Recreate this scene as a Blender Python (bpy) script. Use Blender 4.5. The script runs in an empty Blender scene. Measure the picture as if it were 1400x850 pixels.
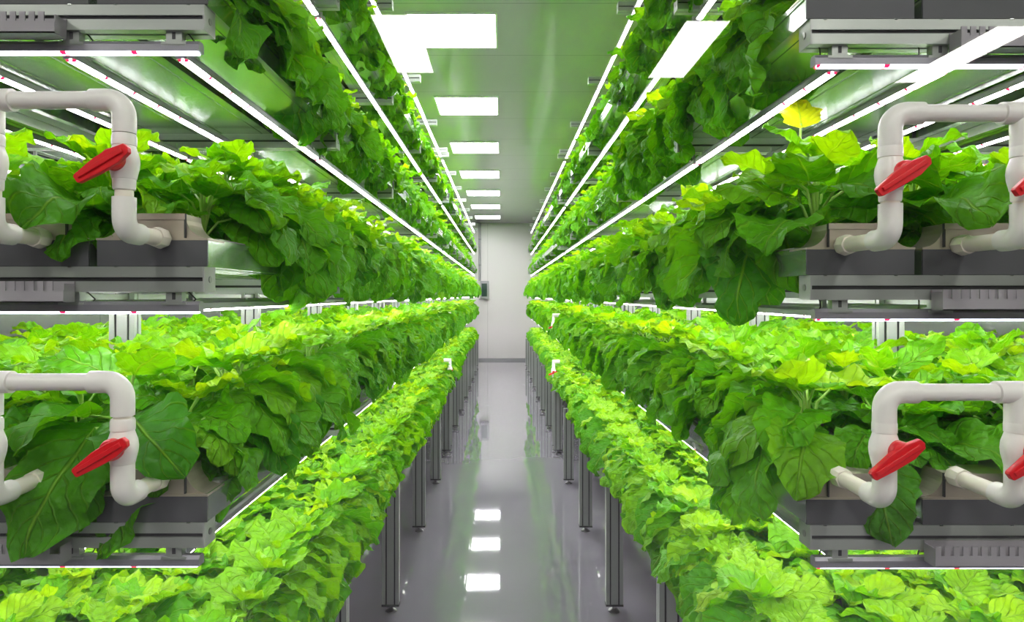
import bpy, math, random
import numpy as np
from mathutils import Vector, Matrix

scene = bpy.context.scene
COL = scene.collection
PI = math.pi
rnd = random.Random(7)


ALL = False
SEEN = SEEN_T = SEEN_L = None      # which plants / troughs / light bars show in the photograph (side, tier, row -> numbers)
#SEEN_BEGIN
def _seen(txt):
    out = set()
    for w in txt.split():
        k, v = w.split(':')
        for n in v.split(','): out.add(({'l': 'left', 'r': 'right'}[k[0]], int(k[1]), int(k[2]), int(n)))
    return out
SEEN = _seen('l00:0,1,2,3,4,5,6,7,8,9,10,11,12,13,14,15,16,17,18,20,21,22,24,25,27,35 l01:1,2,3,4,5,6,7,8,9,10,11,12,13,14,15,19 l02:1,2,3,4 l03:3,4 l10:0,1,2,3,4,5,6,7,8,9,10,11,12,13,14,15,16,17,19,20,21,23,26,28,36 l11:0,1,2,3 l12:0,1,2,3,4,7,9 l13:3,4,11,13,19 l14:6,7,8,9,12 l15:9,10 l20:0,1,2,3,4,5,6,7,8,9,10,11,12,13,14,15,16,17,18,19,28,29,33 l21:0,1,2 l22:0 l30:0,1,2,3,4,5,6,7,8,9,10,11,12,14,16,17,19,20,26 l40:7,8,9,10,11,14,15,16,19,20,24,25 r00:1,2,3,4,5,6,7,8,9,10,11,12,13,14,15,17,18,20,21,22,25,29,33 r01:1,2,3,4,5,6,11,12,13,14,18 r02:0,1,2,3,4 r03:3,4 r10:0,1,2,3,4,5,6,7,8,9,10,11,12,13,14,15,16,18,19,21,22,25,29,33,38 r11:0,1,2,9 r12:0,1,4,6,11 r13:3,4,5,10,12 r14:5 r20:0,1,2,3,4,5,6,7,8,9,11,12,14,15,16,18,19,22,26,27,30,57 r21:0,1 r22:0,1 r30:0,1,2,3,4,5,6,7,8,9,10,11,12,14,16,18,19,21,26,30 r40:6,7,8,9,10,11,12,13,14,18,19,20,26,28')
SEEN_T = _seen('l01:2 l03:0 l10:0,1 l11:0 l20:0 l21:0 l30:0,1,2,3,4,5,7,8,11 l31:0,1,2,3 l32:0 l33:0,1 l34:1 l35:1 l40:1,2,3,4,5,6,7,8,9,11 l41:1,2,3,4 r01:0,4 r03:1 r10:0 r11:0 r12:0 r20:0 r21:0 r30:0,1,2,3,4,5,6,7,8 r31:0,1,2,3,6 r32:0,1,2 r33:0,1 r40:1,2,3,4,5,6,7,8,10 r41:1,3,4')
SEEN_L = _seen('l10:0,1 l20:0,1,2 l21:0,1 l22:1 l30:0,1,2,3,4,5,6,8,9 l31:0,1 l32:0,1 l33:0 l34:1 l40:0,1,2,3,4,5,6,7,8,9 l50:1,2,3,4,5,6,7,8,9,10 r10:0,1,2 r20:0,1,2 r21:0,2 r22:0 r30:0,1,2,3,4,5,6,7,8 r31:0,1 r32:0 r33:0 r34:1 r40:0,1,2,3,4,5,6,7,11 r50:1,2,3,4,5,6,7,8,9,11')
#SEEN_END
# ------------------------------------------------------------------ helpers
class MB:
    """collects quads / polys, builds ONE mesh"""
    def __init__(s): s.v = []; s.f = []; s.m = []
    def add(s, vs, fs, mi=0):
        b = len(s.v); s.v += [tuple(p) for p in vs]
        for f in fs: s.f.append([b + i for i in f]); s.m.append(mi)
        return s
    def box(s, x0, x1, y0, y1, z0, z1, mi=0):
        vs = [(x0,y0,z0),(x1,y0,z0),(x1,y1,z0),(x0,y1,z0),(x0,y0,z1),(x1,y0,z1),(x1,y1,z1),(x0,y1,z1)]
        return s.add(vs, [(0,3,2,1),(4,5,6,7),(0,1,5,4),(1,2,6,5),(2,3,7,6),(3,0,4,7)], mi)
    def prism(s, pts, axis, a, b, mi=0):
        """pts 2D outline extruded along axis from a to b"""
        def P(u, v, w):
            return {'x': (w, u, v), 'y': (u, w, v), 'z': (u, v, w)}[axis]
        n = len(pts)
        vs = [P(u, v, a) for u, v in pts] + [P(u, v, b) for u, v in pts]
        fs = [tuple(range(n)), tuple(range(2*n-1, n-1, -1))]
        fs += [((i+1) % n, i, n+i, n+(i+1) % n) for i in range(n)]
        return s.add(vs, fs, mi)
    def sweep(s, path, radii, seg=16, mi=0, cap=True):
        path = [Vector(p) for p in path]; n = len(path)
        up = None; rings = []
        for i, p in enumerate(path):
            t = (path[min(i+1, n-1)] - path[max(i-1, 0)])
            if t.length < 1e-9: t = Vector((0, 0, 1))
            t.normalize()
            if up is None:
                up = Vector((0, 0, 1)) if abs(t.z) < .9 else Vector((0, 1, 0))
            a = up - t*up.dot(t)
            if a.length < 1e-6: a = t.orthogonal()
            a.normalize(); up = a; b = t.cross(a)
            r = radii[i] if hasattr(radii, '__len__') else radii
            rings.append([p + a*math.cos(k*2*PI/seg)*r + b*math.sin(k*2*PI/seg)*r for k in range(seg)])
        vs = [q for R in rings for q in R]; fs = []
        for i in range(n-1):
            for k in range(seg):
                k2 = (k+1) % seg
                fs.append((i*seg+k, i*seg+k2, (i+1)*seg+k2, (i+1)*seg+k))
        if cap:
            fs.append(tuple(range(seg-1, -1, -1))); fs.append(tuple((n-1)*seg+k for k in range(seg)))
        return s.add(vs, fs, mi)
    def mesh(s, name, mats, smooth=False):
        me = bpy.data.meshes.new(name); me.from_pydata(s.v, [], s.f)
        for m in (mats if isinstance(mats, (list, tuple)) else [mats]): me.materials.append(m)
        if any(s.m): me.polygons.foreach_set('material_index', s.m)
        if smooth:
            me.polygons.foreach_set('use_smooth', [True]*len(me.polygons))
            try: me.set_sharp_from_angle(angle=math.radians(40))
            except Exception: pass
        me.update()
        return me
    def build(s, name, mats, parent=None, smooth=False):
        return link(name, s.mesh(name, mats, smooth), parent)

def link(name, data, parent=None):
    o = bpy.data.objects.new(name, data); COL.objects.link(o)
    if parent is not None: o.parent = parent
    return o
def tag(o, label=None, cat=None, group=None, kind=None):
    if label: o['label'] = label
    if cat: o['category'] = cat
    if group: o['group'] = group
    if kind: o['kind'] = kind
    return o
def empty(name, loc, label=None, cat=None, group=None, rz=0):
    o = bpy.data.objects.new(name, None); COL.objects.link(o)
    o.empty_display_size = .05
    o.location = loc; o.rotation_euler = (0, 0, rz)
    return tag(o, label, cat, group)

# ------------------------------------------------------------------ materials
def mat(name):
    m = bpy.data.materials.new(name); m.use_nodes = True
    nt = m.node_tree; b = nt.nodes['Principled BSDF']
    return m, nt, b
def simple(name, col, rough=.5, metal=0., spec=.5, noise=0., nscale=20., bump=0.):
    m, nt, b = mat(name)
    b.inputs['Base Color'].default_value = (*col, 1); b.inputs['Roughness'].default_value = rough
    b.inputs['Metallic'].default_value = metal; b.inputs['Specular IOR Level'].default_value = spec
    if noise or bump:
        tc = nt.nodes.new('ShaderNodeTexCoord'); n = nt.nodes.new('ShaderNodeTexNoise')
        n.inputs['Scale'].default_value = nscale; n.inputs['Detail'].default_value = 4
        nt.links.new(tc.outputs['Object'], n.inputs['Vector'])
        if noise:
            mx = nt.nodes.new('ShaderNodeMix'); mx.data_type = 'RGBA'
            mx.inputs['A'].default_value = (*[c*(1-noise) for c in col], 1)
            mx.inputs['B'].default_value = (*[min(1, c*(1+noise)) for c in col], 1)
            nt.links.new(n.outputs['Fac'], mx.inputs['Factor']); nt.links.new(mx.outputs['Result'], b.inputs['Base Color'])
        if bump:
            bp = nt.nodes.new('ShaderNodeBump'); bp.inputs['Strength'].default_value = bump
            bp.inputs['Distance'].default_value = .002
            nt.links.new(n.outputs['Fac'], bp.inputs['Height']); nt.links.new(bp.outputs['Normal'], b.inputs['Normal'])
    return m
def emit(name, col, strength):
    m = bpy.data.materials.new(name); m.use_nodes = True; nt = m.node_tree
    nt.nodes.clear(); e = nt.nodes.new('ShaderNodeEmission'); o = nt.nodes.new('ShaderNodeOutputMaterial')
    e.inputs['Color'].default_value = (*col, 1); e.inputs['Strength'].default_value = strength
    nt.links.new(e.outputs[0], o.inputs[0]); return m

LED = 20.0
PANEL = 19.0
M = {}
M['alu'] = simple('aluminium_profile', (.40, .42, .40), .38, .55, noise=.08, nscale=8)
M['steel'] = simple('brushed_steel', (.50, .44, .36), .35, .55, noise=.18, nscale=14)
M['slot'] = simple('profile_slot', (.05, .05, .055), .6, .3)
M['cap'] = simple('profile_end_cap', (.40, .41, .40), .5, .2)
M['bolt'] = simple('bolt_metal', (.30, .30, .30), .3, .9)
M['trough'] = simple('trough_bright_metal', (.56, .62, .58), .17, .85, .6, noise=.10, nscale=5, bump=.12)
M['plate'] = simple('dark_end_plate', (.085, .085, .095), .5, 0, .4, noise=.15, nscale=12)
M['lid'] = simple('channel_lid', (.42, .43, .40), .45, 0)
M['pvc'] = simple('white_pvc', (.86, .83, .80), .30, 0, .5, noise=.02, nscale=9)
M['pvc2'] = simple('cream_pvc_pipe', (.84, .78, .68), .38, 0, .5, noise=.04, nscale=9)
M['red'] = simple('red_plastic', (.72, .008, .015), .35, 0, .5)
M['duct'] = simple('grey_slotted_duct', (.33, .31, .34), .5)
M['led_case'] = simple('led_housing', (.30, .29, .33), .35, .5)
M['wire'] = simple('black_wire', (.02, .015, .015), .5)
M['panelframe'] = simple('panel_frame', (.85, .85, .85), .4)
M['panel'] = emit('ceiling_panel_light', (1, .985, 1.0), PANEL)
M['panel_warm'] = emit('corridor_panel_light', (1, .955, .90), PANEL*.62)
M['box'] = simple('box_grey', (.27, .27, .28), .4, .2)
M['screen'] = simple('dark_screen', (.02, .045, .04), .15)
M['darkwall'] = simple('corridor_wall', (.16, .16, .15), .6)

def led_material(name, length_axis, period, strength, tint=(1.0, .93, .97)):
    """white diodes with a red one now and then, all of them giving light"""
    m = bpy.data.materials.new(name); m.use_nodes = True; nt = m.node_tree; nt.nodes.clear()
    N = nt.nodes.new; L = nt.links.new
    e = N('ShaderNodeEmission'); o = N('ShaderNodeOutputMaterial'); tc = N('ShaderNodeTexCoord'); sp = N('ShaderNodeSeparateXYZ')
    L(tc.outputs['Object'], sp.inputs[0])
    a = N('ShaderNodeMath'); a.operation = 'MODULO'; a.inputs[1].default_value = period
    ad = N('ShaderNodeMath'); ad.operation = 'ADD'; ad.inputs[1].default_value = 20*period
    L(sp.outputs[length_axis], ad.inputs[0]); L(ad.outputs[0], a.inputs[0])
    lt = N('ShaderNodeMath'); lt.operation = 'LESS_THAN'; lt.inputs[1].default_value = .010; L(a.outputs[0], lt.inputs[0])
    ab = N('ShaderNodeMath'); ab.operation = 'ABSOLUTE'; L(sp.outputs[1-length_axis], ab.inputs[0])
    g2 = N('ShaderNodeMath'); g2.operation = 'GREATER_THAN'; g2.inputs[1].default_value = .0022; L(ab.outputs[0], g2.inputs[0])
    an = N('ShaderNodeMath'); an.operation = 'MULTIPLY'; L(lt.outputs[0], an.inputs[0]); L(g2.outputs[0], an.inputs[1]); lt = an
    mx = N('ShaderNodeMix'); mx.data_type = 'RGBA'
    mx.inputs['A'].default_value = (*tint, 1); mx.inputs['B'].default_value = (.75, .01, .06, 1)
    L(lt.outputs[0], mx.inputs['Factor']); L(mx.outputs['Result'], e.inputs['Color'])
    st = N('ShaderNodeMath'); st.operation = 'MULTIPLY_ADD'; st.inputs[1].default_value = -strength + 1.6; st.inputs[2].default_value = strength
    L(lt.outputs[0], st.inputs[0]); L(st.outputs[0], e.inputs['Strength'])
    L(e.outputs[0], o.inputs[0]); return m
M['led_y'] = led_material('led_diodes_lengthwise', 1, .10, LED)
M['led_x'] = led_material('led_diodes_crosswise', 0, .125, 4.5, (.80, .80, 1.0))

def leaf_material(name, hue_shift=0., yellow=False):
    m, nt, b = mat(name); N = nt.nodes.new; L = nt.links.new
    uv = N('ShaderNodeUVMap'); uv.uv_map = 'UVMap'
    sp = N('ShaderNodeSeparateXYZ'); L(uv.outputs[0], sp.inputs[0])
    def math_(op, a, b_=None, c=None):
        n = N('ShaderNodeMath'); n.operation = op
        for i, x in enumerate((a, b_, c)):
            if x is None: continue
            if isinstance(x, (int, float)): n.inputs[i].default_value = x
            else: L(x, n.inputs[i])
        return n.outputs[0]
    u = math_('ABSOLUTE', math_('SUBTRACT', sp.outputs[0], .5))        # 0 at midrib, .5 edge
    mid = math_('SUBTRACT', 1., math_('SMOOTHSTEP', 0, 0, 0)) if False else None
    midr = N('ShaderNodeMapRange'); midr.inputs['From Min'].default_value = .008; midr.inputs['From Max'].default_value = .03
    midr.inputs['To Min'].default_value = 1; midr.inputs['To Max'].default_value = 0; L(u, midr.inputs['Value'])
    # side veins: lines running up and outward
    tc = N('ShaderNodeTexCoord'); nz = N('ShaderNodeTexNoise'); nz.inputs['Scale'].default_value = 28; nz.inputs['Detail'].default_value = 2
    L(tc.outputs['Object'], nz.inputs['Vector'])
    warp = math_('MULTIPLY', nz.outputs['Fac'], .12)
    k = math_('ADD', math_('SUBTRACT', math_('MULTIPLY', sp.outputs[1], 6.), math_('MULTIPLY', u, 4.2)), math_('MULTIPLY', warp, 5))
    fr = math_('ABSOLUTE', math_('SUBTRACT', math_('FRACT', k), .5))
    sv = N('ShaderNodeMapRange'); sv.inputs['From Min'].default_value = .0; sv.inputs['From Max'].default_value = .09
    sv.inputs['To Min'].default_value = .55; sv.inputs['To Max'].default_value = 0; L(fr, sv.inputs['Value'])
    vein = math_('MAXIMUM', midr.outputs[0], sv.outputs[0])
    # per-leaf tone attribute
    at = N('ShaderNodeAttribute'); at.attribute_name = 'tone'
    cr = N('ShaderNodeValToRGB'); L(at.outputs['Fac'], cr.inputs[0])
    els = cr.color_ramp.elements
    if yellow:
        els[0].color = (.72, .80, .01, 1); els[1].color = (.62, .78, .03, 1)
    else:
        els[0].position = 0; els[0].color = (.045, .27, .003, 1)
        els[1].position = 1; els[1].color = (.40, .72, .006, 1)
        e = els.new(.5); e.color = (.14, .50, .004, 1)
    mx = N('ShaderNodeMix'); mx.data_type = 'RGBA'
    L(math_('MULTIPLY', vein, .55), mx.inputs['Factor']); L(cr.outputs[0], mx.inputs['A'])
    mx.inputs['B'].default_value = (.34, .66, .05, 1)
    n2 = N('ShaderNodeTexNoise'); n2.inputs['Scale'].default_value = 60; n2.inputs['Detail'].default_value = 3; L(tc.outputs['Object'], n2.inputs['Vector'])
    mul = N('ShaderNodeMix'); mul.data_type = 'RGBA'; mul.blend_type = 'MULTIPLY'; mul.inputs['Factor'].default_value = .35
    L(mx.outputs['Result'], mul.inputs['A']); L(n2.outputs['Color'], mul.inputs['B'])
    gr = N('ShaderNodeMix'); gr.data_type = 'RGBA'; gr.blend_type = 'MULTIPLY'; gr.inputs['Factor'].default_value = .3
    L(mx.outputs['Result'], gr.inputs['A']); L(n2.outputs['Fac'], gr.inputs['B'])
    L(gr.outputs['Result'], b.inputs['Base Color'])
    b.inputs['Roughness'].default_value = .45; b.inputs['Specular IOR Level'].default_value = .25
    vo = N('ShaderNodeTexVoronoi'); vo.feature = 'SMOOTH_F1'; vo.inputs['Scale'].default_value = 75; L(tc.outputs['Object'], vo.inputs['Vector'])
    hgt = math_('ADD', math_('MULTIPLY', vein, -1.), math_('ADD', math_('MULTIPLY', n2.outputs['Fac'], .7), math_('MULTIPLY', vo.outputs['Distance'], -1.3)))
    bp = N('ShaderNodeBump'); bp.inputs['Strength'].default_value = .9; bp.inputs['Distance'].default_value = .006
    L(hgt, bp.inputs['Height']); L(bp.outputs['Normal'], b.inputs['Normal'])
    tr = N('ShaderNodeBsdfTranslucent')
    tm = N('ShaderNodeMix'); tm.data_type = 'RGBA'; tm.blend_type = 'MULTIPLY'; tm.inputs['Factor'].default_value = 1
    L(gr.outputs['Result'], tm.inputs['A']); tm.inputs['B'].default_value = (1.7, 1.4, .3, 1)
    L(tm.outputs['Result'], tr.inputs['Color']); L(bp.outputs['Normal'], tr.inputs['Normal'])
    ms = N('ShaderNodeMixShader'); ms.inputs[0].default_value = .40
    out = nt.nodes['Material Output']
    L(b.outputs[0], ms.inputs[1]); L(tr.outputs[0], ms.inputs[2]); L(ms.outputs[0], out.inputs['Surface'])
    return m
M['leaf'] = leaf_material('leaf_green')
M['leaf_yellow'] = leaf_material('leaf_yellow', yellow=True)
M['stem'] = simple('leaf_stalk', (.36, .60, .10), .4)

def floor_material():
    m, nt, b = mat('epoxy_floor'); N = nt.nodes.new; L = nt.links.new
    tc = N('ShaderNodeTexCoord'); n = N('ShaderNodeTexNoise'); n.inputs['Scale'].default_value = 1.3; n.inputs['Detail'].default_value = 5
    L(tc.outputs['Object'], n.inputs['Vector'])
    mx = N('ShaderNodeMix'); mx.data_type = 'RGBA'
    mx.inputs['A'].default_value = (.215, .20, .24, 1); mx.inputs['B'].default_value = (.29, .27, .32, 1)
    L(n.outputs['Fac'], mx.inputs['Factor']); L(mx.outputs['Result'], b.inputs['Base Color'])
    b.inputs['Roughness'].default_value = .03; b.inputs['Specular IOR Level'].default_value = .9; b.inputs['Coat Weight'].default_value = .6; b.inputs['Coat Roughness'].default_value = .02
    n3 = N('ShaderNodeTexNoise'); n3.inputs['Scale'].default_value = 5; n3.inputs['Detail'].default_value = 2; L(tc.outputs['Object'], n3.inputs['Vector'])
    bp = N('ShaderNodeBump'); bp.inputs['Strength'].default_value = .06; bp.inputs['Distance'].default_value = .003
    L(n3.outputs['Fac'], bp.inputs['Height']); L(bp.outputs['Normal'], b.inputs['Normal'])
    return m
def panel_wall(name, col, rough, seam_axis, period, spec=.5):
    m, nt, b = mat(name); N = nt.nodes.new; L = nt.links.new
    tc = N('ShaderNodeTexCoord'); sp = N('ShaderNodeSeparateXYZ'); L(tc.outputs['Object'], sp.inputs[0])
    a = N('ShaderNodeMath'); a.operation = 'ADD'; a.inputs[1].default_value = 50*period + .33; L(sp.outputs[seam_axis], a.inputs[0])
    mo = N('ShaderNodeMath'); mo.operation = 'MODULO'; mo.inputs[1].default_value = period; L(a.outputs[0], mo.inputs[0])
    lt = N('ShaderNodeMath'); lt.operation = 'LESS_THAN'; lt.inputs[1].default_value = .006; L(mo.outputs[0], lt.inputs[0])
    mx = N('ShaderNodeMix'); mx.data_type = 'RGBA'; mx.inputs['A'].default_value = (*col, 1)
    mx.inputs['B'].default_value = (*[c*.55 for c in col], 1)
    L(lt.outputs[0], mx.inputs['Factor']); L(mx.outputs['Result'], b.inputs['Base Color'])
    b.inputs['Roughness'].default_value = rough; b.inputs['Specular IOR Level'].default_value = spec
    return m
M['floor'] = floor_material()
M['wall'] = panel_wall('insulated_wall_panel', (.60, .575, .57), .45, 0, 1.15)
M['sidewall'] = panel_wall('insulated_side_wall', (.22, .24, .22), .12, 1, 1.15, 1.0)
M['ceil'] = panel_wall('glossy_ceiling_panel', (.44, .415, .455), .16, 1, .838, .6)

m, nt, b = mat('clear_glass'); nt.nodes.clear(); N = nt.nodes.new; L = nt.links.new
fr = N('ShaderNodeFresnel'); ge = N('ShaderNodeNewGeometry'); mr = N('ShaderNodeMapRange')
mr.inputs['To Min'].default_value = 1.5; mr.inputs['To Max'].default_value = 1/1.5      # same reflection entering and leaving the pane
L(ge.outputs['Backfacing'], mr.inputs['Value']); L(mr.outputs[0], fr.inputs['IOR'])
tr = N('ShaderNodeBsdfTransparent'); tr.inputs['Color'].default_value = (.985, 1, .99, 1)
gl = N('ShaderNodeBsdfGlossy'); gl.inputs['Roughness'].default_value = 0.0
ms = N('ShaderNodeMixShader'); out = N('ShaderNodeOutputMaterial')
L(fr.outputs[0], ms.inputs[0]); L(tr.outputs[0], ms.inputs[1]); L(gl.outputs[0], ms.inputs[2]); L(ms.outputs[0], out.inputs[0])
M['glass'] = m

# ------------------------------------------------------------------ room
H = 3.178; WALL_Y = 15.6; SIDE = 2.55; BACK = -6.0; GY = .75
CX0, CX1 = -4.6, 4.6
def struct(name, mb, m): o = mb.build(name, m); o['kind'] = 'structure'; return o
struct('floor', MB().box(-4.7, 4.7, BACK-.1, WALL_Y+.1, -.1, 0), M['floor'])
struct('ceiling', MB().box(-4.7, 4.7, BACK-.1, WALL_Y+.1, H, H+.1), M['ceil'])
struct('wall_far', MB().box(-SIDE, SIDE, WALL_Y, WALL_Y+.1, 0, H), M['wall'])
struct('wall_left', MB().box(-SIDE-.1, -SIDE, GY, WALL_Y+.1, 0, H), M['sidewall'])
struct('wall_right', MB().box(SIDE, SIDE+.1, GY, WALL_Y+.1, 0, H), M['sidewall'])
struct('wall_corridor_left', MB().box(CX0-.1, CX0, BACK, GY, 0, H), M['darkwall'])
struct('wall_corridor_right', MB().box(CX1, CX1+.1, BACK, GY, 0, H), M['darkwall'])
struct('wall_corridor_back', MB().box(CX0, CX1, BACK-.1, BACK, 0, H), M['darkwall'])
fb = MB().box(-4.6, -1.9, GY-.04, GY+.06, 0, H).box(1.9, 4.6, GY-.04, GY+.06, 0, H).box(-1.9, 1.9, GY-.04, GY+.06, 0, .12).box(-1.9, 1.9, GY-.04, GY+.06, H-.1, H)
struct('wall_front', fb, M['darkwall'])
struct('window_1', MB().box(-1.9, 1.9, GY, GY+.008, .12, H-.1), M['glass'])
struct('baseboard_far', MB().box(-SIDE, SIDE, WALL_Y-.012, WALL_Y, 0, .05), M['box'])

# ceiling panel lights over the aisle
fm = MB(); w, l = .546, .556
for (a, b_, c, d) in ((0, w, 0, .012), (0, w, l-.012, l), (0, .012, .012, l-.012), (w-.012, w, .012, l-.012)):
    fm.box(a, b_, c, d, -.012, 0)
frame_me = fm.mesh('panel_frame', M['panelframe'])
diff_me = MB().box(.012, w-.012, .012, l-.012, -.008, -.001).mesh('diffuser', M['panel'])
place_words = ['nearest', 'second', 'third', 'fourth', 'fifth', 'sixth', 'farthest']
for n in range(7):
    e = empty('ceiling_light', (-.574, 3.98 + 1.677*n, H-.0005),
              ('%s square white ceiling panel light over the aisle' % place_words[n]) + (', counting from the window' if 0 < n < 6 else ''),
              'ceiling light', 'square panel lights above the aisle')
    link('frame', frame_me, e); link('diffuser', diff_me, e)
# corridor panel lights behind the viewer (first three seen as reflections in the glass, the rest added)
w2, l2 = .29, 1.08
def corridor_light(x, zv0, wd, ln, label):
    yr = 2*GY - zv0 - ln
    e = empty('ceiling_light', (x, yr, H-.0005), label, 'ceiling light', 'long panel lights of the viewing corridor')
    f = MB()
    for (a, b_, c, d) in ((0, wd, 0, .01), (0, wd, ln-.01, ln), (0, .01, .01, ln-.01), (wd-.01, wd, .01, ln-.01)): f.box(a, b_, c, d, -.012, 0)
    f.build('frame', M['panelframe'], e); MB().box(.01, wd-.01, .01, ln-.01, -.008, -.001).build('diffuser', M['panel_warm'], e)
corridor_light(-.79, 3.98, .29, 1.06, 'long white ceiling panel reflected in the glass at upper left of the aisle')
corridor_light(1.11, 4.07, .29, 1.08, 'long white ceiling panel reflected in the glass right of the aisle')
corridor_light(3.06, 4.15, .29, 1.12, 'long white ceiling panel reflected in the glass at upper right corner')

for k_, (cx_, wd_) in enumerate(((-2.9, 'far left'), (-.79, 'left'), (1.11, 'right'), (3.06, 'far right'))):  # unseen extra panels, added outside the reflection to brighten pipes and rack fronts
    corridor_light(cx_, 1.55, .29, 1.06, 'added unseen ceiling panel close to the glass, %s one in the viewing corridor' % wd_)
    corridor_light(cx_, 2.68, .29, 1.06, 'added unseen ceiling panel in the middle row of the viewing corridor, %s one' % wd_)
# ------------------------------------------------------------------ racks
FR_NEAR = [None, 2.13, 3.20, 4.29, 5.38, 6.40]
FR_FAR = [6.60, 7.60, 8.65, 9.74, 10.83, 11.92, 13.01, 14.10]
TIER = [.643, 1.0906, 1.5365, 1.993, 2.441, 2.889]          # beam tops (right rack)
SIDES = {'left': dict(s=-1, y0=1.172, dz=.014, edge=.521, off=0., post=.487, led=.582),
         'right': dict(s=1, y0=1.200, dz=0., edge=.553, off=.031, post=.494, led=.617)}
PITCH = .207
def row_x(S, r):      # inner side of the trough row, before mirroring
    return .513 + S['off'] + PITCH*r + (.13 if r > 2 else 0)
def bar2d(w_, h_, slots_w=1, g=.007, d=.006):
    """outline of a slotted extrusion w_ x h_ (centred), slots on all faces"""
    pts = []
    def side(length, n):
        res = [0.]
        for i in range(n):
            c = length*(i+.5)/n
            res += [c-g/2, ('in', c-g/2), ('in', c+g/2), c+g/2]
        return res
    hw, hh = w_/2, h_/2
    for t in side(w_, slots_w): pts.append((-hw+(t[1] if isinstance(t, tuple) else t), -hh+(d if isinstance(t, tuple) else 0)))
    for t in side(h_, 1): pts.append((hw-(d if isinstance(t, tuple) else 0), -hh+(t[1] if isinstance(t, tuple) else t)))
    for t in side(w_, slots_w): pts.append((hw-(t[1] if isinstance(t, tuple) else t), hh-(d if isinstance(t, tuple) else 0)))
    for t in side(h_, 1): pts.append((-hw+(d if isinstance(t, tuple) else 0), hh-(t[1] if isinstance(t, tuple) else t)))
    return pts
def slot_bar(axis, a, b_, w_, h_, c1, c2, slots_w=1):
    mb = MB(); pts = [(p+c1, q+c2) for p, q in bar2d(w_, h_, slots_w)]
    mb.prism(pts, axis, a, b_, 0)
    # dark slot floors are seen as liners in each groove
    if axis == 'x':   # pts are (y,z)
        for sg in (-1, 1):
            mb.box(min(a,b_)+.001, max(a,b_)-.001, c1+sg*(w_/2-.0055)-.0004, c1+sg*(w_/2-.0055)+.0004, c2-.0034, c2+.0034, 1)
    elif axis == 'z':
        for k in range(slots_w):
            cx = c1 - w_/2 + w_*(k+.5)/slots_w
            for sg in (-1, 1):
                mb.box(cx-.0034, cx+.0034, c2+sg*(h_/2-.0055)-.0004, c2+sg*(h_/2-.0055)+.0004, a+.001, b_-.001, 1)
    return mb
foot_mb = MB().sweep([(0,0,.0),(0,0,.006),(0,0,.010),(0,0,.016)], [.027,.027,.020,.008], 20).sweep([(0,0,.012),(0,0,.035)], .006, 10).sweep([(0,0,.017),(0,0,.024)], .011, 6)
foot_me = foot_mb.mesh('levelling_foot', M['bolt'], True)
def make_rack(side, frames, near):
    S = SIDES[side]; s = S['s']
    y0 = frames[0]
    where = 'with pipework at its front end' if near else 'standing farther down the aisle'
    root = empty('plant_rack', (0, 0, 0), 'tall aluminium growing rack on the %s of the aisle, %s' % (side, where), 'rack')
    top = TIER[5] + S['dz']; xin = S['edge']; xout = row_x(S, 5) + PITCH
    xm = row_x(S, 2) + PITCH + .058
    for fy in frames:
        # aisle-side and outer posts carry the lowest tier, the middle post carries all tiers
        zb = TIER[0] + S['dz'] - .044
        for (px, z1) in ((S['post']+.04, zb), (xm, top), (xout-.05, zb)):
            p = slot_bar('z', .036, z1, .08, .04, s*px, fy, 2)
            p.box(s*px-.041, s*px+.041, fy-.021, fy+.021, .030, .040, 1)
            po = p.build('post', [M['alu'], M['slot']], root)
            f = link('levelling_foot', foot_me, po); f.location = (s*px, fy, 0)
        for t in range(6):
            zt = TIER[t] + S['dz']
            bb = slot_bar('x', s*xin, s*xout, .045, .044, fy, zt-.022)
            bo = bb.build('crossbeam', [M['alu'], M['slot']], root)
            c = MB(); e = s*xin; cx0, cx1 = sorted((e, e - s*.003))
            c.box(cx0, cx1, fy-.0225, fy+.0225, zt-.044, zt, 0)
            c.sweep([(e, fy, zt-.022), (e - s*.0045, fy, zt-.022)], .006, 12, 1)
            c.build('end_cap', [M['cap'], M['bolt']], bo)
    # lengthwise rails bolted to the middle posts
    for t in range(6):
        zt = TIER[t] + S['dz']
        MB().prism([(s*(xm+.0)+p, zt-.066+q) for p, q in bar2d(.04, .04)], 'y', frames[0]-.02, frames[-1]+.02).build('rail', M['alu'], root)
    return root
NEARF = {}
for side, S in SIDES.items():
    fr_ = [S['y0']+.0225] + FR_NEAR[1:]
    NEARF[side] = fr_
    make_rack(side, fr_, True); make_rack(side, FR_FAR, False)

TIER_WORDS = ['lowest', 'second', 'third', 'fourth', 'fifth', 'top']
ROW_WORDS = ['aisle-side', 'second', 'third', 'fourth', 'fifth', 'outermost']
ORD = ['first', 'second', 'third', 'fourth', 'fifth', 'sixth', 'seventh', 'eighth', 'ninth', 'tenth', 'eleventh', 'twelfth',
       'thirteenth', 'fourteenth', 'fifteenth', 'sixteenth', 'seventeenth', 'eighteenth', 'nineteenth', 'twentieth']
def ordw(n):
    if n < 20: return ORD[n]
    n += 1
    tens = {2: 'twenty', 3: 'thirty', 4: 'forty', 5: 'fifty', 6: 'sixty', 7: 'seventy', 8: 'eighty'}[n//10]
    if n % 10 == 0: return tens[:-1] + 'ieth'
    return tens + '-' + ORD[n % 10 - 1]

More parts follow.
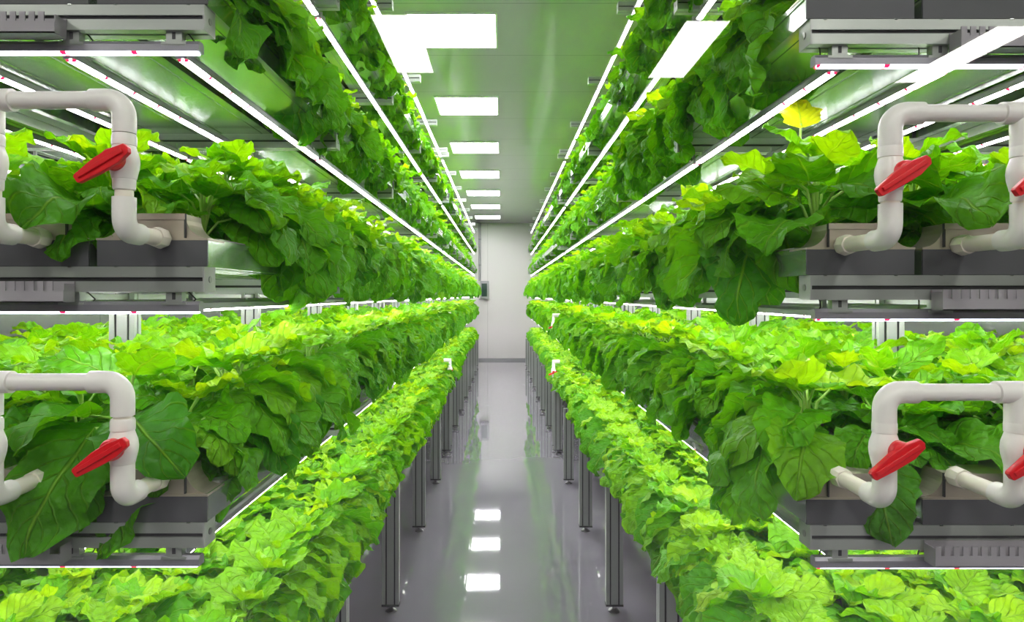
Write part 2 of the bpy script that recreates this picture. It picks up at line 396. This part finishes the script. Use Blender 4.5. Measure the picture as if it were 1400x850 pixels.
# ------------------------------------------------------------------ troughs (planting channels)
TW = .192
def trough_parts(length):
    """local: x 0..TW, y 0..length, z 0..; returns meshes"""
    b = MB().box(.002, TW-.002, .004, length-.004, 0, .046, 0)
    b.box(0, .006, .004, length-.004, .040, .050, 0).box(TW-.006, TW, .004, length-.004, .040, .050, 0)
    b.box(.03, .036, .0, length, -.0015, .0015, 0).box(TW-.036, TW-.03, .0, length, -.0015, .0015, 0)
    plate = MB().box(0, TW, 0, .004, .001, .047, 0)
    lid = MB().box(.008, TW-.008, .07, length-.004, .046, .054, 0)
    cap = MB()
    n = 8; pts = [(0, .047), (TW, .047)]
    c0, c1 = .040, TW-.040
    for i in range(n+1):    # concave flare down to the flange, then up
        a = i/n*PI/2
        pts.append((TW-.002 - .038*math.sin(a), .050 + .040*(1-math.cos(a))))
    pts.append((c1, .092)); pts.append((c0, .092))
    for i in range(n+1):
        a = (1-i/n)*PI/2
        pts.append((.002 + .038*math.sin(a), .050 + .040*(1-math.cos(a))))
    cap.prism(pts, 'y', .006, .066, 0)
    cap.box(c0, c1, .001, .006, .047, .082, 0)
    cap.box(c0-.001, c1+.001, -.001, .008, .082, .0925, 0)
    cap.box(-.001, TW+.001, -.001, .070, .046, .0495, 0)
    cap.box(c0-.0015, c0+.0005, .0, .006, .05, .0925, 1).box(c1-.0005, c1+.0015, .0, .006, .05, .0925, 1)
    return (b.mesh('body', M['trough']), plate.mesh('end_plate', M['plate']), cap.mesh('end_cap', [M['steel'], M['slot']]), lid.mesh('lid', M['lid']))
_tcache = {}
def trough_meshes(length):
    k = round(length, 3)
    if k not in _tcache: _tcache[k] = trough_parts(length)
    return _tcache[k]
trough_stuff = MB()
def bays(side):
    f = NEARF[side]; out = []
    for i in range(5):
        a = f[i]-.0225 if i == 0 else f[i]-.010
        out.append((i, a, f[i+1]-.02-a if i < 4 else f[i+1]+.02-a))
    for i in range(7):
        a = FR_FAR[i]-.02 if i == 0 else FR_FAR[i]-.010
        out.append((5+i, a, FR_FAR[i+1]-.02-a if i < 6 else FR_FAR[i+1]+.02-a))
    return out
for side, S in SIDES.items():
    s = S['s']
    for t in range(5):
        zt = TIER[t] + S['dz']
        for r in range(6):
            x = row_x(S, r); xl = x if s > 0 else -x-TW
            for (bi, a, ln) in bays(side):
                indiv = ALL or ((side, t, r, bi) in SEEN_T if SEEN_T else (r < 3 and bi < 5) or (r == 0))
                if not indiv:
                    trough_stuff.box(xl+.002, xl+TW-.002, a+.004, a+ln-.004, zt, zt+.046, 0)
                    trough_stuff.box(xl, xl+TW, a, a+.004, zt+.001, zt+.047, 1)
                    trough_stuff.box(xl+.04, xl+TW-.04, a+.003, a+.066, zt+.047, zt+.092, 2)
                    continue
                ms_ = trough_meshes(ln)
                e = empty('planting_trough', (xl, a, zt),
                          'grey planting trough, %s tier, %s row, %s bay from the front, %s rack' % (TIER_WORDS[t], ROW_WORDS[r], ORD[bi], side),
                          'planting trough', 'planting troughs lying on the rack tiers')
                if ALL: e.name = 'T|%s|%d|%d|%d' % (side, t, r, bi)
                link('body', ms_[0], e); link('end_plate', ms_[1], e)['label'] = 'dark grey end plate'
                link('end_cap', ms_[2], e)['label'] = 'brownish metal end cap with curved sides'; link('lid', ms_[3], e)
if ALL: trough_stuff.box(0,.01,20,20.01,1,1.01)
o = trough_stuff.build('planting_troughs', [M['trough'], M['plate'], M['steel']])
tag(o, 'grey planting troughs of the inner and farther rack rows', 'planting trough', 'planting troughs lying on the rack tiers', 'stuff')

# ------------------------------------------------------------------ LED bars
def led_mesh(axis, length, wd=.020, seg=1):
    h = MB(); d = MB()
    hw = wd/2
    prof_h = [(-hw, -.002), (hw, -.002), (hw, .010), (hw*.6, .016), (-hw*.6, .016), (-hw, .010)]
    prof_d = [(hw*.90, -.0015), (-hw*.90, -.0015), (-hw*.80, -.0045), (0, -.006), (hw*.80, -.0045)]
    h.prism(prof_h, axis, 0, length); d.prism(prof_d, axis, .006, length-.006)
    return h, d
_lc = {}
def led_meshes(axis, length):
    k = (axis, round(length, 3))
    if k not in _lc:
        h, d = led_mesh(axis, length)
        _lc[k] = (h.mesh('housing', M['led_case']), d.mesh('diffuser', M['led_y'] if axis == 'y' else M['led_x']))
    return _lc[k]
clip_me = MB().box(-.012, .012, -.010, .010, .010, .016).box(-.004, .004, -.004, .004, .016, .032).mesh('clip', M['cap'])
wire_me = MB().sweep([(.006, .01, .012), (.012, .015, .024), (.006, .005, .035), (.0, .0, .040)], .0013, 6).mesh('cable', M['wire'])
LEDH = MB(); LEDD = MB()
for side, S in SIDES.items():
    s = S['s']
    for t in range(1, 6):
        zl = TIER[t] + S['dz'] - .0745
        for r in range(6):
            x = s*(S['led'] + .205*r + (.10 if r > 2 else 0))
            for (bi, a, ln) in bays(side):
                a2 = a + (.05 if bi == 0 else .006); ln2 = ln - (.05 if bi == 0 else 0) - .004
                if ALL or ((side, t, r, bi) in SEEN_L if SEEN_L else (r < 3 and bi < 5) or (r == 0)):
                    hm, dm = led_meshes('y', ln2)
                    e = empty('led_grow_light', (x, a2, zl),
                              'white LED bar under the %s tier, %s row, %s bay from front, %s rack' % (TIER_WORDS[t], ROW_WORDS[r], ORD[bi], side),
                              'grow light', 'LED bars running lengthwise under the tiers')
                    if ALL: e.name = 'L|%s|%d|%d|%d' % (side, t, r, bi)
                    link('housing', hm, e); link('diffuser', dm, e)['label'] = 'glowing white strip with red diodes'
                    if bi < 2:
                        for fy in (.04, ln2-.06): link('clip', clip_me, e).location = (0, fy, 0)
                else:
                    hw = .009
                    LEDH.box(x-hw, x+hw, a2, a2+ln2, zl, zl+.012)
                    LEDD.prism([(x+.0085, zl), (x-.0085, zl), (x, zl-.008)], 'y', a2+.005, a2+ln2-.005)
if ALL: LEDH.box(0,.01,20,20.01,1,1.01); LEDD.box(0,.01,20,20.01,1,1.01)
o = LEDH.build('led_bars', M['led_case'])
tag(o, 'LED grow light bars of the inner and farther rack rows', 'grow light', 'LED bars running lengthwise under the tiers', 'stuff')
d_ = LEDD.build('diffusers', M['led_y'], o); d_['kind'] = 'stuff'

TIER_Z = lambda S, t: TIER[t] + S['dz']
brk_me = MB().box(-.014, .014, -.008, .008, -.002, .027).box(-.003, .003, -.0085, .0085, .006, .018, 1).box(-.022, .022, -.010, .010, -.006, .001).mesh('bracket', [M['alu'], M['slot']])
for side, S in SIDES.items():
    s = S['s']
    for t in (1, 2, 3):
        zt = TIER_Z(S, t); zl = zt - .0765
        x0 = (.530 if s < 0 else .562); ln = 1.12
        hm, dm = led_meshes('x', ln)
        xs = s*x0 - (ln if s < 0 else 0)
        e = empty('led_grow_light', (xs, S['y0']+.016, zl),
                  'crosswise LED bar along the front end of the %s rack, under its %s tier' % (side, TIER_WORDS[t]),
                  'grow light', 'crosswise LED bars at the rack fronts')
        link('housing', hm, e); link('diffuser', dm, e)['label'] = 'glowing white strip with red diodes'
        for bx in (.045, .225):
            lx = (ln-bx) if s < 0 else bx
            b_ = link('bracket', brk_me, e); b_.location = (lx, 0, .013)
            w_ = link('cable', wire_me, e); w_.location = (lx + .016*(1 if s < 0 else -1) - (0 if s < 0 else .02), 0, -.004)
        # slotted cable duct bolted under the tier front
        dx0 = {('left',3): .757, ('left',2): .742, ('left',1): .748, ('right',3): .797, ('right',2): .765, ('right',1): .752}[(side, t)]
        dl = .62; y1 = S['y0'] - .0015; y0_ = y1 - .032; zb = zt - .062; zh = zt - .026
        xa, xb = sorted((s*dx0, s*(dx0+dl)))
        d = MB().box(xa, xb, y0_, y1, zb, zb+.002).box(xa, xb, y1-.002, y1, zb, zh).box(xa, xb, y0_, y0_+.002, zb, zb+.020)
        n = int(dl/.016)
        for k in range(n): d.box(xa+k*.016, xa+k*.016+.010, y0_, y0_+.002, zb+.020, zh)
        xe = s*dx0; d.box(min(xe, xe+s*.002), max(xe, xe+s*.002), y0_+.002, y1-.002, zb+.002, zh-.004)
        tag(d.build('cable_duct', M['duct']), 'grey slotted cable duct across the front of the %s rack at its %s tier' % (side, TIER_WORDS[t]),
            'cable duct', 'slotted cable ducts at the rack fronts')

# ------------------------------------------------------------------ PVC manifolds
PY = 1.05
def arc(c, r, a0, a1, plane, n=9):
    out = []
    for i in range(n):
        a = a0 + (a1-a0)*i/(n-1); u, v = r*math.cos(a), r*math.sin(a)
        out.append((c[0]+u, c[1], c[2]+v) if plane == 'xz' else (c[0], c[1]+u, c[2]+v))
    return out
def manifold(side, zh, xd, zv, zl, label):
    """header at height zh, first drop at xd, further drops outward; valve at zv, low elbow at zl"""
    S = SIDES[side]; s = S['s']
    root = empty('water_manifold', (xd, PY, zl), label, 'pipe')
    R = root.location
    def put(mb, name, m, par=root, smooth=True):
        mb.v = [(p[0]-R[0], p[1]-R[1], p[2]-R[2]) for p in mb.v]
        return mb.build(name, m, par, smooth)
    rp, rs = .0135, .0175
    yend = S['y0'] + .003
    xs = [xd + s*PITCH*k for k in range(3)]
    for k, x in enumerate(xs):
        if k in (0, 2):
            q = s if k == 0 else -s          # direction in which the header leaves the elbow
            bend = .026
            path = [(x + q*.050, PY, zh), (x + q*(bend+.001), PY, zh)]
            a0, a1 = (PI/2, PI) if q > 0 else (PI/2, 0)
            path += arc((x + q*bend, PY, zh-bend), bend, a0, a1, 'xz') + [(x, PY, zh-.052)]
            put(MB().sweep(path, rs, 20), 'elbow', M['pvc'])
        else:
            put(MB().sweep([(x-.034, PY, zh), (x+.034, PY, zh)], rs, 20).sweep([(x, PY, zh), (x, PY, zh-.052)], rs, 20), 'tee', M['pvc'])
        # pipe from header to valve, valve, pipe to the low elbow
        put(MB().sweep([(x, PY, zh-.04), (x, PY, zv+.03)], rp, 18), 'drop_pipe', M['pvc2'])
        vb = MB().sweep([(x,PY,zv+.044),(x,PY,zv+.040),(x,PY,zv+.026),(x,PY,zv+.0255),(x,PY,zv+.019),(x,PY,zv+.010),(x,PY,zv),(x,PY,zv-.010),(x,PY,zv-.020),(x,PY,zv-.026),(x,PY,zv-.0265),(x,PY,zv-.040),(x,PY,zv-.043)],
                        [.0165,.018,.018,.0166,.0185,.0215,.0225,.0215,.0190,.0178,.0168,.0165,.0155], 24)
        vbo = put(vb, 'valve_body', M['pvc'])
        # red lever: round boss and tapered blade tilted about 28 degrees
        hb = MB()
        bx_ = x - .004 if s < 0 else x + .010
        yb = PY - .0225
        hb.sweep([(bx_, yb+.010, zv), (bx_, yb-.004, zv), (bx_, yb-.010, zv), (bx_, yb-.012, zv)], [.017, .017, .015, .008], 22)
        an = math.radians(29 if s < 0 else 31); ca, sa = math.cos(an), math.sin(an)
        prof = [(-.056, -.0095), (-.054, -.0115), (-.020, -.0135), (.012, -.0135), (.034, -.0075), (.037, .0), (.034, .0080), (.010, .0120), (-.016, .0110), (-.054, .0035), (-.057, .001)]
        pts = [(bx_ - .002 + u*ca - v*sa, zv - .002 + u*sa + v*ca) for u, v in prof]
        hb.prism(pts, 'y', yb-.016, yb-.006)
        rib = [(-.050, -.006), (.028, -.004), (.028, .004), (-.050, .001)]
        hb.prism([(bx_ - .002 + u*ca - v*sa, zv - .002 + u*sa + v*ca) for u, v in rib], 'y', yb-.019, yb-.016)
        ho = put(hb, 'valve_handle', M['red'], vbo, False); ho['label'] = 'red lever handle'
        bv = ho.modifiers.new('bevel', 'BEVEL'); bv.width = .0012; bv.segments = 2; bv.limit_method = 'ANGLE'
        put(MB().sweep([(x, PY, zv-.035), (x, PY, zl+.040)], rp, 18), 'drop_pipe', M['pvc2'])
        bend = .024
        path = [(x, PY, zl+.054), (x, PY, zl+bend+.001)]
        path += [(x, PY+bend-bend*math.cos(a), zl+bend-bend*math.sin(a)) for a in [i/8*PI/2 for i in range(1, 9)]] + [(x, PY+.044, zl)]
        put(MB().sweep(path, rs, 20), 'elbow', M['pvc'])
        put(MB().sweep([(x, PY+.040, zl), (x, yend-.02, zl)], rp, 18).sweep([(x, yend-.034, zl), (x, yend-.020, zl), (x, yend-.012, zl), (x, yend-.003, zl)], [.0165, .0185, .0185, .0150], 8), 'inlet_pipe', M['pvc2'])
        if k < 2:
            q0 = x + s*(.048 if k == 0 else .033); q1 = xs[k+1] - s*.033 if k == 0 else xs[k+1] - s*.048
            q0 -= s*.006; q1 += s*.006
            put(MB().sweep([(q0, PY, zh), (q1, PY, zh)], rp, 20), 'header_pipe', M['pvc'])
P = lambda px: (px-686)/876.
Z = lambda py: 1.5 + (404-py)/876.
manifold('left', Z(137), P(170), Z(222), Z(317), 'white PVC pipe manifold with red valve levers at the left rack, upper one')
manifold('left', Z(522), P(168), Z(610), Z(681), 'white PVC pipe manifold with red valve levers at the left rack, lower one')
manifold('right', Z(155), P(1217), Z(238), Z(326), 'white PVC pipe manifold with red valve levers at the right rack, upper one')
manifold('right', Z(536), P(1209), Z(613), Z(684), 'white PVC pipe manifold with red valve levers at the right rack, lower one')

# small PVC valves where the farther racks begin
for side, S in SIDES.items():
    s = S['s']
    for t in (0, 1):
        zt = TIER_Z(S, t); x = s*(.50); y = 6.50
        e = empty('water_valve', (x, y, zt+.1), 'small white PVC valve between the two %s racks at the %s tier' % (side, TIER_WORDS[t]), 'valve')
        MB().sweep([(0,0,-.06),(0,0,-.01),(0,0,0),(0,0,.02),(0,0,.05),(0,0,.06),(0,0,.12)], [.014,.014,.022,.024,.022,.014,.014], 14).sweep([(-.01*s,0,.12),(.06*s,0,.12)], .017, 12).sweep([(0,0,-.05),(.05*s,0,-.05)], .016, 12).build('valve_body', M['pvc'], e, True)
        h = MB().sweep([(0,-.02,.02),(0,-.036,.02)], .014, 12).prism([(-.05,-.01),(.03,.02),(.03,.035),(-.05,.005)], 'y', -.046, -.034)
        h.build('valve_handle', M['red'], e)['label'] = 'red lever handle'

# ------------------------------------------------------------------ far wall box and conduit
e = empty('wall_display', (-.295, WALL_Y, 1.62), 'grey wall-mounted box with a dark screen on the far wall', 'wall box')
MB().box(-.20, .0, -.10, 0, -.19, .22).box(-.19, -.01, -.112, -.10, -.18, .21).build('case', M['box'], e)
MB().box(-.17, -.045, -.116, -.112, -.14, .16).build('screen', M['screen'], e)
cd = MB().sweep([(0, 0, 0), (0, 0, H-1.84-.002)], .011, 10).sweep([(.035, 0, 0), (.035, 0, H-1.84-.002)], .011, 10)
for z_ in (.35, .95): cd.box(-.018, .053, -.014, .014, z_, z_+.03)
o = cd.build('conduit_pipes', M['box'], None, True); o.location = (-.525, WALL_Y-.016, 1.84)
tag(o, 'pair of thin vertical conduits running up the far wall', 'pipe')

# ------------------------------------------------------------------ plants
def leaf_grid(R, nu, nv, L_, W_, p0, p1, yaw_wave, ruf, phase, curl):
    """returns verts (nv+1)*(nu+1),3 with midrib starting at origin going along +x"""
    v = np.linspace(0, 1, nv+1); u = np.linspace(-1, 1, nu+1)
    pitch = p0 + (p1-p0)*v**1.2
    dx = np.cos(pitch)*L_/nv; dz = np.sin(pitch)*L_/nv
    cx = np.concatenate([[0], np.cumsum((dx[1:]+dx[:-1])/2)]); cz = np.concatenate([[0], np.cumsum((dz[1:]+dz[:-1])/2)])
    vv = np.clip(v, 0, 1)
    w = W_/2*np.sin(PI*np.clip(vv**.74*.94+.05, 0, 1))**.60
    w[-1] = W_*.02; w[0] = W_*.05
    U, V = np.meshgrid(u, v)
    ww = w[:, None]
    teeth = 1 + .075*np.sin(V*PI*11+phase*3)*(np.abs(U) > .95) + .06*np.sin(V*PI*4+phase)
    X = cx[:, None] + 0*U; Zc = cz[:, None] + 0*U
    Y = U*ww*teeth
    # heart-shaped base lobes
    X = X - .16*L_*np.abs(U)**1.5*(1-V)**3
    lift = curl*np.abs(U)**1.6*ww*1.0 + ruf*W_*np.abs(U)**1.7*np.sin(V*PI*5.0+phase+U*1.3)*np.minimum(1, V*3) \
         + .040*W_*np.sin(U*8+phase)*np.sin(V*15+phase*2)*(1-np.abs(U)*.4) \
         + .045*W_*np.sin(U*3.1+V*4+phase*1.7)*np.sin(V*6.5+phase)
    pn = pitch[:, None]
    Zp = Zc + lift*np.cos(pn); Xp = X - lift*np.sin(pn)
    Yb = Y + yaw_wave*L_*V**2
    return np.stack([Xp, Yb, Zp], -1).reshape(-1, 3)
def quads(nu, nv):
    q = []
    for j in range(nv):
        for i in range(nu):
            a = j*(nu+1)+i
            q.append((a, a+1, a+nu+2, a+nu+1))
    return np.array(q, dtype=np.int64)
def uvgrid(nu, nv):
    u = np.linspace(0, 1, nu+1); v = np.linspace(0, 1, nv+1)
    U, V = np.meshgrid(u, v); return np.stack([U, V], -1).reshape(-1, 2)
def rotz(a):
    c, s_ = math.cos(a), math.sin(a); return np.array([[c, -s_, 0], [s_, c, 0], [0, 0, 1]])
def tube_np(pts, r, seg=5):
    pts = np.array(pts); n = len(pts); vs = []
    for i in range(n):
        t = pts[min(i+1, n-1)]-pts[max(i-1, 0)]; t = t/(np.linalg.norm(t)+1e-9)
        a = np.cross(t, [0.13, .9, .2]); a /= np.linalg.norm(a)+1e-9; b = np.cross(t, a)
        rr = r*(1-.35*i/(n-1))
        for k in range(seg):
            an = 2*PI*k/seg; vs.append(pts[i] + rr*(a*math.cos(an)+b*math.sin(an)))
    q = []
    for i in range(n-1):
        for k in range(seg):
            k2 = (k+1) % seg; q.append((i*seg+k, i*seg+k2, (i+1)*seg+k2, (i+1)*seg+k))
    return np.array(vs), np.array(q, dtype=np.int64)
def plant_data(seed, kind, nu, nv, nleaf, stems=True):
    """kind: bush / over / low / lowover; local +x points to the aisle. returns dict of arrays"""
    R = random.Random(seed)
    V = []; Q = []; UV = []; T = []; nb = 0
    SV = []; SQ = []; sb = 0
    q0 = quads(nu, nv); uv0 = uvgrid(nu, nv)
    over = 'over' in kind; low = 'low' in kind
    az0 = R.uniform(0, 2*PI)
    for i in range(nleaf):
        f = i/max(1, nleaf-1)                       # 0 outer/low leaf .. 1 inner/young
        az = az0 + i*2.39996 + R.uniform(-.3, .3)
        if over and f < .68:
            az = R.uniform(-1.25, 1.25)
        size = (1-.45*f)*R.uniform(.85, 1.15)
        if low:
            L_, W_ = .140*size, .124*size
            pl = .055*(1-.3*f)*R.uniform(.7, 1.2)
            h0 = .015 + .055*f
        else:
            L_, W_ = .162*size, .138*size
            pl = .085*(1-.25*f)*R.uniform(.7, 1.25)
            h0 = .02 + .085*f
        pp = math.radians(15 + 60*f + R.uniform(-10, 12))
        p0 = pp*.5 + math.radians(R.uniform(-15, 15)); p1 = math.radians(-55 + 70*f + R.uniform(-25, 20))
        if over and f < .68:
            k = 1 - f/.68
            if low:
                pp = math.radians(28 - 25*k + R.uniform(-10, 10)); p0 = math.radians(0 - 38*k + R.uniform(-12, 12)); p1 = math.radians(-65 - 22*k + R.uniform(-10, 10)); L_ *= 1.08
                h0 = .05
            else:
                pp = math.radians(32 - 30*k + R.uniform(-10, 10)); p0 = math.radians(8 - 55*k + R.uniform(-15, 15)); p1 = math.radians(-68 - 24*k + R.uniform(-12, 12))
                L_ *= 1.08 + .12*k; W_ *= 1.02; h0 = .075 - .02*k; pl *= .55 if 'up' in kind else .85
                
        lf = leaf_grid(R, nu, nv, L_, W_, p0, p1, R.uniform(-.15, .15), R.uniform(.06, .13), R.uniform(0, 6.28), R.uniform(-.10, .38))
        # petiole
        pend = np.array([pl*math.cos(pp), 0, h0 + pl*math.sin(pp)])
        pm = np.array([pl*.5*math.cos(pp*1.15), 0, h0 + pl*.5*math.sin(pp*1.3)])
        roll = rotz(0)
        a = R.uniform(-.45, .45); ca, sa = math.cos(a), math.sin(a)
        Rx = np.array([[1, 0, 0], [0, ca, -sa], [0, sa, ca]])
        lf = lf @ Rx.T
        lf = lf + pend
        Rz = rotz(az)
        lf = lf @ Rz.T
        V.append(lf); Q.append(q0+nb); UV.append(uv0); nb += len(lf)
        tone = min(1, max(0, .30 + .38*f + R.gauss(0, .13)))
        if low: tone = min(1, tone + .10)
        T.append(np.full(len(lf), tone))
        if stems:
            tv, tq = tube_np(np.array([[0, 0, h0*.35], pm, pend, pend + (lf[0]@Rz - pend)*0]) @ Rz.T, .0032 if not low else .0024)
            SV.append(tv); SQ.append(tq+sb); sb += len(tv)
    if stems:
        tv, tq = tube_np([[0, 0, -.006], [.002, .001, .04], [0, .003, .03+.08]], .006, 6)
        SV.append(tv); SQ.append(tq+sb)
    d = dict(V=np.concatenate(V), Q=np.concatenate(Q), UV=np.concatenate(UV), T=np.concatenate(T))
    if stems: d['SV'] = np.concatenate(SV); d['SQ'] = np.concatenate(SQ)
    return d
def np_mesh(name, V, Q, m, UV=None, T=None):
    me = bpy.data.meshes.new(name)
    me.vertices.add(len(V)); me.vertices.foreach_set('co', V.astype(np.float32).ravel())
    me.loops.add(len(Q)*4); me.loops.foreach_set('vertex_index', Q.astype(np.int32).ravel())
    me.polygons.add(len(Q)); me.polygons.foreach_set('loop_start', (np.arange(len(Q))*4).astype(np.int32))
    me.materials.append(m)
    me.update(calc_edges=True)
    me.polygons.foreach_set('use_smooth', np.ones(len(Q), dtype=bool))
    if UV is not None:
        l = me.uv_layers.new(name='UVMap'); l.data.foreach_set('uv', UV[Q.ravel()].astype(np.float32).ravel())
    if T is not None:
        a = me.attributes.new('tone', 'FLOAT', 'POINT'); a.data.foreach_set('value', T.astype(np.float32))
    me.update(); return me

KINDS = ['bush', 'over', 'low', 'lowover', 'upover']
NV = {'bush': 6, 'over': 7, 'low': 5, 'lowover': 5, 'upover': 5}
HQ = {}; LQ = {}
for ki, k in enumerate(KINDS):
    n = {'bush': 14, 'over': 19, 'low': 14, 'lowover': 17, 'upover': 18}[k]
    HQ[k] = []; LQ[k] = []
    for v in range(NV[k]):
        d = plant_data(100*ki+v, k, 10, 14, n)
        HQ[k].append((np_mesh('foliage', d['V'], d['Q'], M['leaf'], d['UV'], d['T']), np_mesh('stalks', d['SV'], d['SQ'], M['stem'])))
        LQ[k].append(plant_data(100*ki+v, k, 4, 6, n, False))

SP = .135
def plant_slots():
    out = []
    for side, S in SIDES.items():
        for t in range(5):
            for r in range(6):
                n = 0
                for (f0, f1) in ((S['y0']+(.07 if t == 0 else .17), 6.38), (6.70, 14.05)):
                    y = f0
                    while y < f1:
                        if not (r > 3 and y > 7.5): out.append((side, t, r, n, y))
                        n += 1; y += SP if y < 6.4 else SP*1.08
    return out
SLOTS = plant_slots()
def score(sl):
    side, t, r, n, y = sl
    S = SIDES[side]; x = row_x(S, r)+TW/2; z = TIER[t]+.15
    px = abs(x)*920/y; py = abs(1.5-z)*920/y
    if px > 720 + 80 or py > 470: return 1e9
    return y*(1+.9*r)*(1.0 if t in (1, 2) or r == 0 else 1.3)
if SEEN is None:
    order = sorted((sl for sl in SLOTS if score(sl) < 1e8), key=score)
    SEEN = set(sl[:4] for sl in order[:300])
sV = []; sQ = []; sUV = []; sT = []; sb = 0
n_ind = 0
for sl in SLOTS:
    side, t, r, n, y = sl
    S = SIDES[side]; s = S['s']
    R = random.Random((t*7+r)*1000 + n + (500000 if side == 'left' else 0))
    kind = ('low' if t == 0 else '') + ('over' if r == 0 else ('' if t == 0 else 'bush'))
    if kind == 'over' and t >= 3 and not (t == 3 and y < 3): kind = 'upover'
    if r == 0 and n == 0 and t == 2: kind = 'bush'
    vi = R.randrange(NV[kind])
    x = s*(row_x(S, r) + TW/2 - ((.02 if t in (0, 2) else (.0 if n == 0 else -.015) if t == 1 else (-.035 if y < 3 else -.055)) if r == 0 else 0)) + R.uniform(-.018, .018)
    if r == 0 and y > 7: x += s*.035
    yy = y + R.uniform(-.02, .02); z = TIER_Z(S, t) + .055
    if t == 1 and r == 0 and n > 0: z += .04
    base = 0 if s < 0 else PI
    rz = base + (R.uniform(-.5, .5) if r == 0 else R.uniform(0, 2*PI))
    if r == 0 and n == 0: rz += .15*s if t == 1 else -.7*s
    sc = R.uniform(.88, 1.12)
    if t == 0 and y < 2.6: sc *= 1.08
    if ALL:
        e = empty('P|%s|%d|%d|%d' % (side, t, r, n), (x, yy, z), rz=rz); e.scale = (sc, sc, sc); link('foliage', HQ[kind][vi][0], e)
    elif (side, t, r, n) in SEEN:
        n_ind += 1
        e = empty('leafy_green_plant', (x, yy, z),
                  'leafy green plant, %s from the front, %s row, %s tier, %s rack' % (ordw(n), ROW_WORDS[r], TIER_WORDS[t], side),
                  'plant', 'leafy green plants growing in the troughs', rz)
        e.scale = (sc, sc, sc)
        f, st = HQ[kind][vi]
        link('foliage', f, e); link('stalks', st, e)
    else:
        d = LQ[kind][vi]
        P_ = (d['V']*sc) @ rotz(rz).T + np.array([x, yy, z])
        sV.append(P_); sQ.append(d['Q']+sb); sUV.append(d['UV']); sT.append(np.clip(d['T']+R.gauss(0, .06), 0, 1)); sb += len(P_)
if ALL: sV, sQ, sUV, sT = [np.zeros((4,3))], [np.array([[0,1,2,3]])], [np.zeros((4,2))], [np.zeros(4)]
o = link('leafy_green_plants', np_mesh('leafy_green_plants', np.concatenate(sV), np.concatenate(sQ), M['leaf'], np.concatenate(sUV), np.concatenate(sT)))
tag(o, 'the remaining leafy green plants farther along and deeper inside the racks', 'plant', 'leafy green plants growing in the troughs', 'stuff')
print('plants individual', n_ind, 'merged', len(sV), 'quads', sum(len(q) for q in sQ))

# plants at the front ends whose big leaves hang forward between the pipes
for side, t, fx, scl, seed_, wd_ in (('left', 1, -.72, 1.25, 3, 'lower'), ('left', 2, -.755, .8, 8, 'upper'), ('right', 1, .800-.06, .9, 4, 'lower'), ('right', 2, .835, .55, 9, 'upper')):
    S = SIDES[side]
    d = plant_data(900+seed_, 'over', 10, 14, 9)
    e = empty('leafy_green_plant', (fx, S['y0']+.13, TIER_Z(S, t)+.055), 'plant with big leaves hanging forward over the trough end behind the %s pipes, %s rack' % (wd_, side), 'plant', None, -PI/2)
    e.scale = (scl, scl, scl)
    link('foliage', np_mesh('foliage', d['V'], d['Q'], M['leaf'], d['UV'], np.clip(d['T']*.7, 0, 1)), e); link('stalks', np_mesh('stalks', d['SV'], d['SQ'], M['stem']), e)

# tall sprig with a bright yellow leaf on the right rack's third tier
S = SIDES['right']
e = empty('leafy_green_plant', (.655, 1.47, TIER[2]+.055), 'tall thin sprig topped by one bright yellow leaf, right rack', 'plant', None, PI*.45)
R = random.Random(5)
tv, tq = tube_np([[0, 0, 0], [.004, .003, .12], [.0, .006, .2], [.004, .0, .285]], .0035, 8)
sp_ = np_mesh('stalks', tv, tq, M['stem']); link('stalks', sp_, e)
lv = []; lq = []; lu = []; nb = 0
for k, (h, az, L_) in enumerate([(.17, 1.0, .06), (.19, 3.4, .06), (.21, 5.3, .045), (.15, 4.3, .07)]):
    g = leaf_grid(R, 8, 10, L_, L_*.8, .6, -.4, .0, .07, k, .2) + np.array([.004, 0, h]); g = g @ rotz(az).T
    lv.append(g); lq.append(quads(8, 10)+nb); lu.append(uvgrid(8, 10)); nb += len(g)
link('foliage', np_mesh('foliage', np.concatenate(lv), np.concatenate(lq), M['leaf'], np.concatenate(lu), np.full(nb, .7)), e)
g = leaf_grid(R, 10, 12, .075, .085, 1.25, 1.0, .0, .05, 1.0, .25); g = g + np.array([.004, 0, .275])
link('young_leaf', np_mesh('young_leaf', g, quads(10, 12), M['leaf_yellow'], uvgrid(10, 12), np.full(len(g), .2)), e)['label'] = 'bright yellow leaf'

# ------------------------------------------------------------------ camera, world, render look
cam = bpy.data.cameras.new('camera'); co = bpy.data.objects.new('camera', cam); COL.objects.link(co)
co.location = (0, 0, 1.5); co.rotation_euler = (PI/2, 0, 0)
cam.sensor_width = 36; cam.lens = 920/1400*36; cam.shift_x = .01; cam.shift_y = -21/1400
cam.clip_start = .01; cam.clip_end = 100
scene.camera = co
w = bpy.data.worlds.new('world'); scene.world = w; w.use_nodes = True
w.node_tree.nodes['Background'].inputs[0].default_value = (.02, .02, .02, 1)
vs = scene.view_settings
vs.view_transform = 'Standard'; vs.look = 'None'; vs.gamma = 1; vs.use_curve_mapping = False; vs.exposure = 1.12
scene.display_settings.display_device = 'sRGB'
cy = scene.cycles
cy.use_denoising = True; cy.max_bounces = 8; cy.diffuse_bounces = 4; cy.glossy_bounces = 3; cy.transmission_bounces = 4; cy.transparent_max_bounces = 8
cy.caustics_reflective = False; cy.caustics_refractive = False
cy.sample_clamp_indirect = 6; cy.use_adaptive_sampling = True; cy.adaptive_threshold = .02
cy.use_light_tree = True
